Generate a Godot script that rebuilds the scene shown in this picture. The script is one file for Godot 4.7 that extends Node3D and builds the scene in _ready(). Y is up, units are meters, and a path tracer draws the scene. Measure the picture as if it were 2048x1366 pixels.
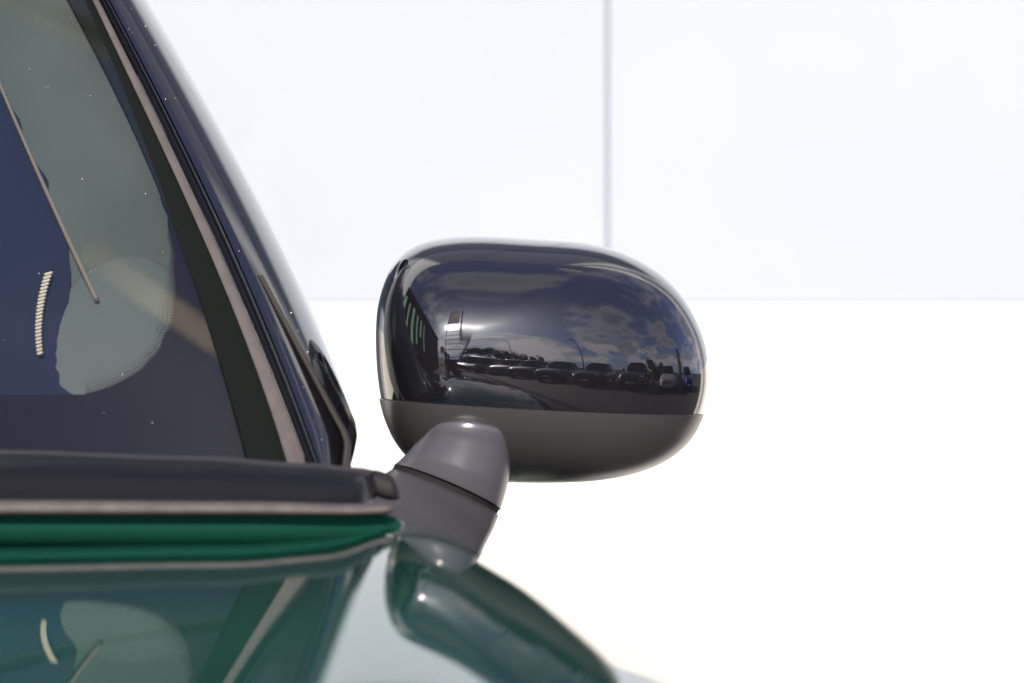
extends Node3D
# A close view of a green car's door mirror, seen from in front of the car, with the car park behind the camera
# that its glossy shell reflects. Camera at the origin, 1.05 m up, looking along -z.

const K := 9.957e-5          # metres across one unit of the measuring grid, per metre of distance
const EYE := 1.05
const SUN_AZ := -2.4
const SUN_EL := 20.2

var mats := {}
var used := {}
var rng := RandomNumberGenerator.new()


func _ready() -> void:
	rng.seed = 7
	setup_view()
	make_materials()
	build_ground()
	build_building()
	build_car()
	build_car_park()
	build_people()


# ------------------------------------------------------------------ view and light
func setup_view() -> void:
	var cam := Camera3D.new()
	cam.name = "camera"
	var attr := CameraAttributesPhysical.new()
	attr.frustum_focal_length = 176.4
	attr.frustum_focus_distance = 3.58
	attr.exposure_aperture = 6.2
	cam.attributes = attr
	cam.fov = 7.781
	cam.near = 0.02
	cam.far = 600.0
	cam.position = Vector3(0, EYE, 0)
	add_child(cam)
	cam.current = true

	var sun := DirectionalLight3D.new()
	sun.name = "sun"
	sun.light_energy = 1.55
	sun.light_color = Color(1.0, 0.95, 0.88)
	sun.light_angular_distance = 0.53
	sun.shadow_enabled = true
	var s := dir_of(SUN_AZ, SUN_EL)
	add_child(sun)
	sun.look_at_from_position(s * 50.0, Vector3.ZERO, Vector3.UP)

	var env := Environment.new()
	env.background_mode = Environment.BG_SKY
	env.tonemap_mode = Environment.TONE_MAPPER_LINEAR
	env.tonemap_exposure = 2.0
	env.sdfgi_enabled = true
	env.ssao_enabled = true
	env.ssil_enabled = true
	var sky := Sky.new()
	var pano := PanoramaSkyMaterial.new()
	pano.panorama = ImageTexture.create_from_image(sky_image(s))
	pano.energy_multiplier = 1.0
	sky.sky_material = pano
	env.sky = sky
	var we := WorldEnvironment.new()
	we.name = "world_environment"
	we.environment = env
	add_child(we)


func dir_of(az: float, el: float) -> Vector3:
	var a := deg_to_rad(az)
	var e := deg_to_rad(el)
	return Vector3(sin(a) * cos(e), sin(e), cos(a) * cos(e))


func sky_image(s: Vector3) -> Image:
	var w := 1024
	var h := 512
	var im := Image.create(w, h, false, Image.FORMAT_RGBAF)
	var n := FastNoiseLite.new()
	n.seed = 11
	n.noise_type = FastNoiseLite.TYPE_SIMPLEX_SMOOTH
	n.frequency = 1.0
	n.fractal_octaves = 5
	n.fractal_gain = 0.55
	var big := FastNoiseLite.new()
	big.seed = 4
	big.frequency = 1.0
	big.fractal_octaves = 2
	for y in h / 2 + 2:
		var el := PI * 0.5 - (y + 0.5) / h * PI
		var up := sin(el)
		for x in w:
			var a := (x + 0.5) / w * TAU
			var d := Vector3(sin(a) * cos(el), up, -cos(a) * cos(el))
			var t := pow(clampf(1.0 - up, 0, 1), 3.0)
			var c := Vector3(0.095, 0.13, 0.27).lerp(Vector3(0.32, 0.46, 0.86), t)
			# flat cloud layer overhead, squashed towards the horizon
			var p := Vector3(d.x, 0, d.z) / (maxf(up, 0.0) + 0.16)
			var v := n.get_noise_3d(p.x * 0.9, 3.0, p.z * 0.9) + 0.35 * big.get_noise_3d(p.x * 0.35, 9.0, p.z * 0.35)
			var bias := 0.10 + 0.16 * clampf(d.x, -0.6, 1.0)
			var cover := smoothstep(-0.02, 0.42, v + bias)
			var thick := smoothstep(0.15, 0.7, v + bias)
			var near_sun := maxf(0.0, d.dot(s))
			var lit := Vector3(0.78, 0.74, 0.76) * (0.75 + 0.9 * pow(near_sun, 6.0))
			var dark := Vector3(0.20, 0.20, 0.25)
			var cloud := lit.lerp(dark, thick * clampf(0.35 + up * 1.1, 0, 1))
			c = c.lerp(cloud, cover * 0.7)
			# low bank of cumulus along the horizon
			var low := n.get_noise_3d(d.x * 3.2, up * 7.0 + 20.0, d.z * 3.2)
			var bank := smoothstep(0.0, 0.3, low + 0.22 - absf(up - 0.1) * 3.0)
			c = c.lerp(Vector3(1.15, 1.0, 1.0) * (0.8 + 0.5 * pow(near_sun, 4.0)), bank * 0.6)
			var ang := acos(clampf(d.dot(s), -1, 1))
			c += Vector3(1.0, 0.96, 0.95) * (30.0 * exp(-pow(ang / 0.035, 2.0)) + 3.0 * exp(-ang / 0.06) + 2.4 * exp(-ang / 0.17))
			im.set_pixel(x, y, Color(c.x, c.y, c.z, 1))
	var g := Color(0.2, 0.2, 0.21, 1)
	im.fill_rect(Rect2i(0, h / 2 + 2, w, h / 2 - 2), g)
	return im


# ------------------------------------------------------------------ helpers
func lin(r: float, g: float, b: float, a := 1.0) -> Color:
	var c := Color(r, g, b).linear_to_srgb()
	c.a = a
	return c


func mat(key: String, col: Color, rough: float, spec := 0.5, metal := 0.0) -> StandardMaterial3D:
	var m := StandardMaterial3D.new()
	m.resource_name = key
	m.albedo_color = col
	m.roughness = rough
	m.metallic_specular = spec
	m.metallic = metal
	mats[key] = m
	return m


func noise_tex(freq: float, lo: Color, hi: Color, seed_ := 1, size := 512, normal := false, bump := 1.0) -> NoiseTexture2D:
	var t := NoiseTexture2D.new()
	t.width = size
	t.height = size
	t.seamless = true
	var n := FastNoiseLite.new()
	n.seed = seed_
	n.frequency = freq
	n.fractal_octaves = 4
	t.noise = n
	if normal:
		t.as_normal_map = true
		t.bump_strength = bump
	else:
		var g := Gradient.new()
		g.set_color(0, lo)
		g.set_color(1, hi)
		t.color_ramp = g
	return t


func triplanar(m: StandardMaterial3D, scale: float) -> void:
	m.uv1_triplanar = true
	m.uv1_world_triplanar = true
	m.uv1_scale = Vector3.ONE * scale


func make_materials() -> void:
	var m := mat("black_gloss", lin(0.005, 0.005, 0.007), 0.02, 0.5)
	m.clearcoat_enabled = true
	m.clearcoat = 1.0
	m.clearcoat_roughness = 0.012
	m = mat("green_paint", lin(0.010, 0.072, 0.051), 0.5, 0.0)
	m.clearcoat_enabled = true
	m.clearcoat = 1.0
	m.clearcoat_roughness = 0.015
	m = mat("dark_satin", lin(0.027, 0.026, 0.029), 0.27, 0.5)
	m.normal_enabled = true
	m.normal_texture = noise_tex(0.08, Color.BLACK, Color.WHITE, 3, 256, true, 2.0)
	m.normal_scale = 0.06
	triplanar(m, 60.0)
	m = mat("grey_satin", lin(0.052, 0.053, 0.068), 0.28, 0.62)
	m.normal_enabled = true
	m.normal_texture = noise_tex(0.08, Color.BLACK, Color.WHITE, 5, 256, true, 2.0)
	m.normal_scale = 0.08
	triplanar(m, 60.0)
	mat("black_plastic", lin(0.006, 0.006, 0.008), 0.2, 0.33)
	m = mat("black_matte", lin(0.012, 0.012, 0.013), 0.7, 0.3)
	m = mat("black_rubber", lin(0.0045, 0.0058, 0.0054), 0.55, 0.15)
	m = mat("grey_seal", lin(0.085, 0.076, 0.078), 0.65, 0.3)
	m.albedo_texture = noise_tex(0.02, Color(0.8, 0.8, 0.8), Color(1, 1, 1), 8, 256)
	triplanar(m, 9.0)
	m = mat("glass", Color(0.1, 0.12, 0.12, 0.04), 0.0, 0.5)
	m.transparency = BaseMaterial3D.TRANSPARENCY_ALPHA
	m = mat("frit", lin(0.0045, 0.004, 0.0062), 0.5, 0.2)
	m = mat("mirror", lin(0.9, 0.9, 0.92), 0.01, 0.5, 1.0)
	m = mat("lining", lin(0.058, 0.074, 0.069), 0.9, 0.2)
	m.albedo_texture = noise_tex(0.012, Color(0.72, 0.74, 0.74), Color(1, 1, 1), 12, 256)
	triplanar(m, 1.4)
	m = mat("navy_fabric", lin(0.006, 0.0095, 0.022), 0.85, 0.2)
	m = mat("dash", lin(0.012, 0.016, 0.02), 0.7, 0.3)
	m = mat("teal_plastic", lin(0.046, 0.061, 0.059), 0.7, 0.3)
	m = mat("cream", lin(0.62, 0.55, 0.42), 0.55, 0.4)
	m = mat("beige", lin(0.085, 0.076, 0.06), 0.6, 0.4)
	mat("sheen_grey", lin(0.02, 0.0195, 0.023), 0.5, 0.4)
	mat("sunlit_beige", lin(0.028, 0.024, 0.021), 0.5, 0.4)
	mat("cream_dull", lin(0.24, 0.23, 0.19), 0.5, 0.4)
	m = mat("chrome", lin(0.75, 0.75, 0.76), 0.12, 0.5, 1.0)
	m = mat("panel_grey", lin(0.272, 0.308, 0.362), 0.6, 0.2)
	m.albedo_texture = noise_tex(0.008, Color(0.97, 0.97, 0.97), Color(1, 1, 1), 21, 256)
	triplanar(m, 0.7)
	mat("panel_brightened", lin(0.5, 0.53, 0.58), 0.6, 0.2)  # upper row lightened to brighten what the mirror shell reflects
	m = mat("panel_white_bounce", lin(0.46, 0.46, 0.46), 0.5, 0.35)  # whiter than the row above: ground bounce put into the colour
	m = mat("joint", lin(0.12, 0.17, 0.21), 0.7, 0.3)
	m = mat("asphalt", lin(0.23, 0.215, 0.21), 0.85, 0.35)
	m.albedo_texture = noise_tex(0.05, Color(0.55, 0.55, 0.55), Color(1, 1, 1), 31, 512)
	m.normal_enabled = true
	m.normal_texture = noise_tex(0.2, Color.BLACK, Color.WHITE, 32, 512, true, 6.0)
	triplanar(m, 0.8)
	mat("cladding", lin(0.012, 0.014, 0.016), 0.6, 0.3)
	mat("window_glow", lin(0.32, 0.45, 0.34), 0.3, 0.5)
	m = mats["window_glow"]
	m.emission_enabled = true  # glow put in for the bright sky seen through the glass
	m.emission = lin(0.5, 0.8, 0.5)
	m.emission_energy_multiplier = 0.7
	mat("line_paint", lin(0.6, 0.6, 0.58), 0.7, 0.3)
	mat("tyre", lin(0.02, 0.02, 0.02), 0.8, 0.3)
	mat("alloy", lin(0.5, 0.5, 0.52), 0.25, 0.5, 0.9)
	m = mat("tinted", lin(0.012, 0.015, 0.018), 0.03, 0.5)
	m = mat("lamp_glass", lin(0.85, 0.86, 0.88), 0.08, 0.6, 0.7)
	mat("plate", lin(0.75, 0.74, 0.68), 0.5, 0.4)
	mat("steel", lin(0.30, 0.31, 0.33), 0.45, 0.5, 0.4)
	mat("dark_steel", lin(0.05, 0.055, 0.06), 0.5, 0.4)
	mat("sign_face", lin(0.8, 0.77, 0.78), 0.45, 0.5)
	mats["sign_face"].backlight_enabled = true
	mats["sign_face"].backlight = Color(1.0, 0.98, 0.98)
	mat("bark", lin(0.06, 0.045, 0.035), 0.9, 0.2)
	m = mat("leaf", lin(0.05, 0.075, 0.025), 0.8, 0.2)
	m.backlight_enabled = true
	m.backlight = Color(0.25, 0.3, 0.1)
	m = mat("leaf_light", lin(0.10, 0.13, 0.03), 0.8, 0.2)
	m.backlight_enabled = true
	m.backlight = Color(0.3, 0.35, 0.1)
	mat("cloth_dark", lin(0.02, 0.021, 0.026), 0.9, 0.2)
	mat("cloth_jeans", lin(0.03, 0.04, 0.07), 0.9, 0.2)
	mat("skin", lin(0.45, 0.28, 0.20), 0.55, 0.4)
	mat("hair", lin(0.02, 0.014, 0.01), 0.6, 0.4)
	mat("dust", lin(0.75, 0.73, 0.7), 0.6, 0.4)


func numbered(called: String) -> String:
	if not used.has(called):
		used[called] = 0
		return called
	used[called] += 1
	return "%s_%03d" % [called, used[called]]


func thing(called: String, label: String, category: String, at := Vector3.ZERO, group := "") -> Node3D:
	var o := Node3D.new()
	o.name = numbered(called)
	o.position = at
	add_child(o)
	o.set_meta("label", label)
	o.set_meta("category", category)
	if group:
		o.set_meta("group", group)
	return o


func part(called: String, mesh: Mesh, material: String, parent: Node3D, at := Vector3.ZERO) -> MeshInstance3D:
	var o := MeshInstance3D.new()
	o.name = called
	o.mesh = mesh
	o.material_override = mats[material]
	o.position = at
	parent.add_child(o, true)
	return o


# a point of the measuring grid (2048 by 1366) at a distance in front of the camera
func P(px: float, py: float, d: float) -> Vector3:
	return Vector3((px - 1024.0) * K * d, EYE - (py - 683.0) * K * d, -d)


# cubic interpolation in a table of [key, value, value ...]
func look(t: Array, key: float, c := 1) -> float:
	var n := t.size()
	if key <= t[0][0]:
		var s0: float = (t[1][c] - t[0][c]) / (t[1][0] - t[0][0])
		return t[0][c] + s0 * (key - t[0][0])
	if key >= t[n - 1][0]:
		var s1: float = (t[n - 1][c] - t[n - 2][c]) / (t[n - 1][0] - t[n - 2][0])
		return t[n - 1][c] + s1 * (key - t[n - 1][0])
	var i := 0
	while key > t[i + 1][0]:
		i += 1
	var h: float = t[i + 1][0] - t[i][0]
	var u: float = (key - t[i][0]) / h
	var d: float = (t[i + 1][c] - t[i][c]) / h
	var m0 := d
	var m1 := d
	if i > 0:
		var dp: float = (t[i][c] - t[i - 1][c]) / (t[i][0] - t[i - 1][0])
		m0 = 0.0 if dp * d <= 0.0 else 2.0 * dp * d / (dp + d)
	if i < n - 2:
		var dn: float = (t[i + 2][c] - t[i + 1][c]) / (t[i + 2][0] - t[i + 1][0])
		m1 = 0.0 if dn * d <= 0.0 else 2.0 * dn * d / (dn + d)
	var u2 := u * u
	var u3 := u2 * u
	return (2 * u3 - 3 * u2 + 1) * t[i][c] + (u3 - 2 * u2 + u) * h * m0 + (-2 * u3 + 3 * u2) * t[i + 1][c] + (u3 - u2) * h * m1


# V, and I with three corners per face, counter-clockwise seen from outside; N optional
func to_mesh(V: PackedVector3Array, I: PackedInt32Array, N := PackedVector3Array()) -> ArrayMesh:
	if N.is_empty():
		N.resize(V.size())
		for k in range(0, I.size(), 3):
			var f := (V[I[k + 1]] - V[I[k]]).cross(V[I[k + 2]] - V[I[k]])
			for j in 3:
				N[I[k + j]] += f
		for k in N.size():
			N[k] = N[k].normalized() if N[k].length_squared() > 0 else Vector3.UP
	var J := I.duplicate()
	for k in range(0, I.size(), 3):
		J[k + 1] = I[k + 2]
		J[k + 2] = I[k + 1]
	var a := []
	a.resize(Mesh.ARRAY_MAX)
	a[Mesh.ARRAY_VERTEX] = V
	a[Mesh.ARRAY_NORMAL] = N
	a[Mesh.ARRAY_INDEX] = J
	var m := ArrayMesh.new()
	m.add_surface_from_arrays(Mesh.PRIMITIVE_TRIANGLES, a)
	return m


func volume(V: PackedVector3Array, I: PackedInt32Array) -> float:
	var s := 0.0
	var c := V[0]
	for k in range(0, I.size(), 3):
		s += (V[I[k]] - c).dot((V[I[k + 1]] - c).cross(V[I[k + 2]] - c))
	return s


func flip(I: PackedInt32Array) -> void:
	for k in range(0, I.size(), 3):
		var t := I[k + 1]
		I[k + 1] = I[k + 2]
		I[k + 2] = t


# closed rings joined into one closed body
func loft(rings: Array, caps := true) -> ArrayMesh:
	var V := PackedVector3Array()
	var I := PackedInt32Array()
	var m: int = rings[0].size()
	for r in rings:
		V.append_array(PackedVector3Array(r))
	for i in rings.size() - 1:
		for j in m:
			var a := i * m + j
			var b := i * m + (j + 1) % m
			I.append_array([a, b, b + m, a, b + m, a + m])
	if caps:
		for e in 2:
			var r: Array = Array(rings[0] if e == 0 else rings[-1])
			var mid := Vector3.ZERO
			for v in r:
				mid += v / m
			var at := V.size()
			V.append_array(PackedVector3Array(r))
			V.append(mid)
			for j in m:
				if e == 0:
					I.append_array([at + m, at + (j + 1) % m, at + j])
				else:
					I.append_array([at + m, at + j, at + (j + 1) % m])
	if volume(V, I) < 0:
		flip(I)
	return to_mesh(V, I)


# a strip between two edges of the table [py, left px, right px], at depth df(py), its front given by prof(t), closed at the back
func strip(tab: Array, y0: float, y1: float, df: Callable, prof: Callable, thick: float, nu := 14, nv := 60) -> ArrayMesh:
	var rings := []
	for i in nv + 1:
		var py := lerpf(y0, y1, float(i) / nv)
		var d: float = df.call(py)
		var xl := look(tab, py, 1)
		var xr := look(tab, py, 2)
		var r := []
		for j in nu + 1:
			var t := float(j) / nu
			t = 0.5 - 0.5 * cos(PI * t)
			r.append(P(lerpf(xl, xr, t), py, 0) + Vector3(0, 0, 0))
			var dd: float = d + prof.call(t)
			# the lateral place is measured at the depth of the line itself
			r[-1] = Vector3((lerpf(xl, xr, t) - 1024.0) * K * d, EYE - (py - 683.0) * K * d, -dd)
		var last: Vector3 = r[-1]
		var first: Vector3 = r[0]
		var zb := minf(first.z, last.z) - thick
		r.append(last + Vector3(0, 0, -0.0004))
		r.append(Vector3(last.x, last.y, zb))
		r.append(Vector3(first.x, first.y, zb))
		r.append(first + Vector3(0, 0, -0.0004))
		rings.append(r)
	return loft(rings)


func tube(pts: Array, radii: Array, n := 12) -> ArrayMesh:
	var rings := []
	for i in pts.size():
		var t: Vector3 = (pts[mini(i + 1, pts.size() - 1)] - pts[maxi(i - 1, 0)]).normalized()
		var a := t.cross(Vector3.UP if absf(t.y) < 0.9 else Vector3.RIGHT).normalized()
		var b := t.cross(a)
		var r := []
		for j in n:
			var f := TAU * j / n
			r.append(pts[i] + (a * cos(f) + b * sin(f)) * radii[i])
		rings.append(r)
	return loft(rings)


# a box with chamfered edges
func box(size: Vector3, at := Vector3.ZERO, c := 0.003) -> ArrayMesh:
	c = minf(c, minf(size.x, minf(size.y, size.z)) * 0.45)
	var h := size * 0.5
	var rings := []
	for k in 4:
		var y: float = [-h.y, -h.y + c, h.y - c, h.y][k]
		var q: float = c if k == 0 or k == 3 else 0.0
		var x := h.x - q
		var z := h.z - q
		var r := []
		for p in [[x, z - c], [x - c, z], [-x + c, z], [-x, z - c], [-x, -z + c], [-x + c, -z], [x - c, -z], [x, -z + c]]:
			r.append(at + Vector3(p[0], y, p[1]))
		rings.append(r)
	return flat(loft(rings))


func flat(m: ArrayMesh) -> ArrayMesh:
	var a := m.surface_get_arrays(0)
	var V: PackedVector3Array = a[Mesh.ARRAY_VERTEX]
	var J: PackedInt32Array = a[Mesh.ARRAY_INDEX]
	var W := PackedVector3Array()
	var I := PackedInt32Array()
	for k in range(0, J.size(), 3):
		I.append_array([k, k + 1, k + 2])
		W.append_array([V[J[k]], V[J[k + 2]], V[J[k + 1]]])
	return to_mesh(W, I)


func joined(meshes: Array) -> ArrayMesh:
	var st := SurfaceTool.new()
	for m in meshes:
		st.append_from(m, 0, Transform3D())
	return st.commit()


func moved(m: Mesh, t: Transform3D) -> ArrayMesh:
	var st := SurfaceTool.new()
	st.append_from(m, 0, t)
	return st.commit()


# ------------------------------------------------------------------ setting
func build_ground() -> void:
	var g := MeshInstance3D.new()
	g.name = "asphalt_ground"
	var pm := PlaneMesh.new()
	pm.size = Vector2(900, 900)
	g.mesh = pm
	g.material_override = mats["asphalt"]
	g.set_meta("kind", "structure")
	g.set_meta("label", "grey asphalt of the car park under everything")
	add_child(g)


func build_building() -> void:
	var wz := -4.9
	var b := thing("white_building", "white panelled wall of the building close behind the car", "building", Vector3(-3.0, 0, wz - 4.0))
	var o := Vector3(-3.0, 0, wz - 4.0)
	var x0 := -8.5
	var x1 := 1.5
	var top := 5.2
	var mid := 2.7
	var split := 1.0868
	var jx := 0.0932
	part("core", box(Vector3(x1 - x0 - 0.06, top - 0.05, 7.9), Vector3((x0 + x1) * 0.5, (top - 0.05) * 0.5, wz - 3.963), 0.01), "joint", b, -o)
	var g := 0.0010
	# tall upper panels, one metre and a bit wide
	var w := 1.18
	var n0 := int(floor((x0 - jx) / w))
	for i in range(n0, 2):
		var a := maxf(jx + i * w, x0)
		var e := minf(jx + (i + 1) * w, x1)
		if e - a < 0.1:
			continue
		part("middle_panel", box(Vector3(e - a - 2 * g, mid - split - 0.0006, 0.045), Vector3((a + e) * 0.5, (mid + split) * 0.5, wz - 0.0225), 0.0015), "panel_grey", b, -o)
		part("upper_panel", box(Vector3(e - a - 2 * g, top - mid - 0.006, 0.045), Vector3((a + e) * 0.5, (top + mid) * 0.5 + 0.003, wz - 0.0225), 0.0015), "panel_brightened", b, -o)
	# low band and plinth panels
	for i in range(-4, 1):
		var a := maxf(-0.62 + i * 2.12, x0)
		var e := minf(-0.62 + (i + 1) * 2.12, x1)
		if e - a < 0.1:
			continue
		part("band_panel", box(Vector3(e - a - 0.006, split - 0.9582, 0.05), Vector3((a + e) * 0.5, (split + 0.9582) * 0.5, wz - 0.0235), 0.0008), "panel_white_bounce", b, -o)
		part("plinth_panel", box(Vector3(e - a - 0.006, 0.9575 - 0.12, 0.05), Vector3((a + e) * 0.5, (0.9575 + 0.12) * 0.5, wz - 0.0245), 0.0015), "panel_white_bounce", b, -o)
	part("base_course", box(Vector3(x1 - x0, 0.116, 0.07), Vector3((x0 + x1) * 0.5, 0.058, wz - 0.02), 0.004), "steel", b, -o)
	part("coping", box(Vector3(x1 - x0 + 0.1, 0.10, 0.16), Vector3((x0 + x1) * 0.5, top + 0.052, wz - 0.03), 0.01), "cream", b, -o)
	part("corner_trim", box(Vector3(0.05, top, 0.09), Vector3(x1 + 0.026, top * 0.5, wz - 0.04), 0.006), "cream", b, -o)
	# added board on two masts, slanted so the windscreen mirrors a bright streak
	var along := Vector3(0.425, 0, 0.155).normalized()
	var face := Vector3(-along.z * 0.87, -0.5, along.x * 0.87).normalized()
	var mid_board := Vector3(1.09, 8.0, -4.83) + along * 0.72
	part("streak_board", moved(box(Vector3(1.44, 0.17, 0.016), Vector3.ZERO, 0.002), Transform3D(Basis(along, face.cross(along), face), mid_board)), "cream", b, -o)
	for q in [0.45, 1.1]:
		var e: Vector3 = Vector3(1.09, 8.0, -4.83) + along * (q as float) + Vector3(0, 0, -0.02)
		part("streak_mast", tube([Vector3(e.x, 5.2, -5.0), Vector3(e.x, 7.4, -5.0), e], [0.022, 0.022, 0.022], 8), "steel", b, -o)
	part("roof", box(Vector3(x1 - x0, 0.08, 7.8), Vector3((x0 + x1) * 0.5, top + 0.0, wz - 4.1), 0.01), "steel", b, -o)


# ------------------------------------------------------------------ the car
const CAR_AT := Vector3(-0.85, 0, -3.0)

func pillar_depth(py: float) -> float:
	var h := 930.0 - py
	return 3.36 + 3.485e-4 * h * (0.95 + 0.00015 * h)


func build_car() -> void:
	var car := thing("green_car", "green car with black pillars and a gloss black door mirror beside a white wall", "car", CAR_AT)
	build_bonnet(car)
	build_cowl(car)
	build_pillar(car)
	build_windscreen(car)
	build_cabin(car)
	build_mirror(car)
	build_dust(car)


const CREST := [[-4200, 1520], [-3600, 1240], [-2600, 1120], [-1200, 1094], [0, 1089], [500, 1084], [700, 1074], [800, 1044], [880, 1056], [975, 1108], [1100, 1180], [1240, 1274], [1330, 1350], [1420, 1462], [1480, 1640], [1510, 1960]]

func build_bonnet(car: Node3D) -> void:
	var d0 := 3.3
	var kap := 0.2
	var most := 0.116
	var rings := []
	var xs := []
	for i in 181:
		xs.append(lerpf(-4200, 1505, pow(float(i) / 180, 0.75)))
	var sm := PackedFloat64Array()
	for k in 1480:
		var at := -4400.0 + k * 4.0
		var sum := 0.0
		var ws := 0.0
		for q in 21:
			var g := exp(-pow((q - 10) / 5.0, 2.0))
			sum += g * look(CREST, at + (q - 10) * 10.0)
			ws += g
		sm.append(sum / ws)
	for px in xs:
		var x: float = (px - 1024.0) * K * d0
		var r := []
		for j in 61:
			var s := lerpf(-0.12, 1.04, float(j) / 60)
			# the flank flattens towards the nose
			var p: float = px
			var over := maxf(0.0, px - 760.0)
			p = px - 0.42 * maxf(s, 0.0) * over
			p += 3.0 * maxf(0.0, px - (1500.0 - 280.0 * maxf(0.0, s - 0.25)))
			var f := (p + 4400.0) / 4.0
			var k := clampi(int(f), 0, 1478)
			var v := (lerpf(sm[k], sm[k + 1], f - k) - 683.0) * K
			r.append(Vector3(x, EYE - v * d0 + v * s - most * most / kap * log(cosh(kap * s / most)), -(d0 - s)))
		var front: Vector3 = r[-1]
		for j in range(1, 8):
			var f := float(j) / 7
			r.append(Vector3(x * 1.0, front.y - 0.09 * sin(f * PI / 2), front.z + 0.06 * sin(f * PI / 2) * (2 - f)))
		var last: Vector3 = r[-1]
		var back: Vector3 = r[0]
		r.append(Vector3(x, last.y - 0.02, last.z - 0.05))
		r.append(Vector3(x, back.y - 0.06, back.z))
		rings.append(r)
	part("bonnet", loft(rings), "green_paint", car, -CAR_AT)
	# nose, side and underbody below the bonnet
	var body := []
	for k in 9:
		var y: float = [0.16, 0.2, 0.3, 0.42, 0.55, 0.62, 0.68, 0.72, 0.75][k]
		var gr: float = [0.10, 0.04, 0.0, -0.03, -0.01, 0.02, 0.05, 0.09, 0.13][k]
		var r := []
		for p in [[-1.72, -2.25], [-1.55, -2.12], [-0.85, -2.05], [-0.15, -2.12], [0.02, -2.25], [0.06, -2.9], [0.06, -3.3], [0.05, -4.3], [-0.1, -4.72], [-1.6, -4.72], [-1.75, -4.3], [-1.76, -3.3], [-1.76, -2.9]]:
			var q := Vector3(p[0], y, p[1])
			var mid := Vector3(-0.85, y, -3.4)
			r.append(mid + (q - mid) * (1.0 - gr * 0.45))
		body.append(r)
	part("lower_body", loft(body), "green_paint", car, -CAR_AT)
	for sx in [-1.70, 0.0]:
		for z in [-2.75, -4.3]:
			var wv := wheel(0.32, 0.2, -1.0 if sx < -0.5 else 1.0)
			var t := part("wheel", wv[0], "tyre", car, Vector3(sx, 0.32, z) - CAR_AT)
			part("rim", wv[1], "alloy", t)


func wheel(r: float, w: float, side := 1.0) -> Array:
	var rings := []
	for k in 6:
		var x: float = [-0.5, -0.42, -0.3, 0.3, 0.42, 0.5][k] * w
		var rr: float = [0.72, 0.93, 1.0, 1.0, 0.93, 0.72][k] * r
		var ring := []
		for j in 28:
			ring.append(Vector3(x, sin(TAU * j / 28) * rr, cos(TAU * j / 28) * rr))
		rings.append(ring)
	var bits := []
	for j in 5:
		var b := box(Vector3(0.02, 0.70 * r, 0.16 * r), Vector3(side * w * 0.5, 0.35 * r, 0), 0.004)
		bits.append(moved(b, Transform3D(Basis(Vector3.RIGHT, TAU * j / 5), Vector3.ZERO)))
	bits.append(squashed(Vector3(0.025, 0.16 * r, 0.16 * r), Vector3(side * w * 0.5, 0, 0)))
	return [loft(rings), joined(bits)]


# a bar along x whose outline in the picture lies between two tables, with a rounded right end
func bar(top: Array, low: Array, x0: float, x1: float, d: float, bulge: float, power := 2.0, end := 60.0) -> ArrayMesh:
	var rings := []
	var n := 90
	for i in n + 1:
		var u := float(i) / n
		var px := lerpf(x0, x1, 1.0 - pow(1.0 - u, 2.2))
		var f := 1.0
		if px > x1 - end:
			var q := (px - (x1 - end)) / end
			f = sqrt(maxf(0.0004, 1.0 - q * q))
		var a := look(top, px)
		var b := look(low, px)
		var c := (a + b) * 0.5
		var h := (b - a) * 0.5 * f
		var r := []
		for j in 28:
			var w := TAU * j / 28
			var cy := signf(cos(w)) * pow(absf(cos(w)), 2.0 / power)
			var cz := signf(sin(w)) * pow(absf(sin(w)), 2.0 / power)
			r.append(P(px, c + h * cy, d) + Vector3(0, 0, bulge * f * cz))
		rings.append(r)
	return loft(rings)


# the same with a front whose normals turn from one elevation at the top to another at the bottom
func quarter(top: Array, low: Array, x0: float, x1: float, d: float, e0: float, e1: float, end := 60.0) -> ArrayMesh:
	var rings := []
	var n := 110
	var a0 := deg_to_rad(e0)
	var a1 := deg_to_rad(e1)
	for i in n + 1:
		var u := float(i) / n
		var px := lerpf(x0, x1, 1.0 - pow(1.0 - u, 2.6))
		var f := 1.0
		if px > x1 - end:
			var q := (px - (x1 - end)) / end
			f = sqrt(maxf(0.0004, 1.0 - q * q))
		var ya := look(top, px)
		var yb := look(low, px)
		var c := (ya + yb) * 0.5
		var h := (yb - ya) * f
		var R := h * K * d / (sin(a0) - sin(a1))
		var r := []
		for j in 25:
			var t := lerpf(a0, a1, j / 24.0)
			r.append(P(px, c - h * 0.5, d) + Vector3(0, (sin(t) - sin(a0)) * R, (cos(t) - cos(a0)) * R - (1.0 - f) * 0.03))
		var b: Vector3 = r[-1]
		r.append(b + Vector3(0, 0, -0.0006))
		r.append(b + Vector3(0, 0, -0.05 * f - 0.002))
		r.append(r[0] + Vector3(0, -0.002 * f, -0.012))
		r.append(r[0] + Vector3(0, 0, -0.0006))
		rings.append(r)
	return loft(rings)


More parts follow.
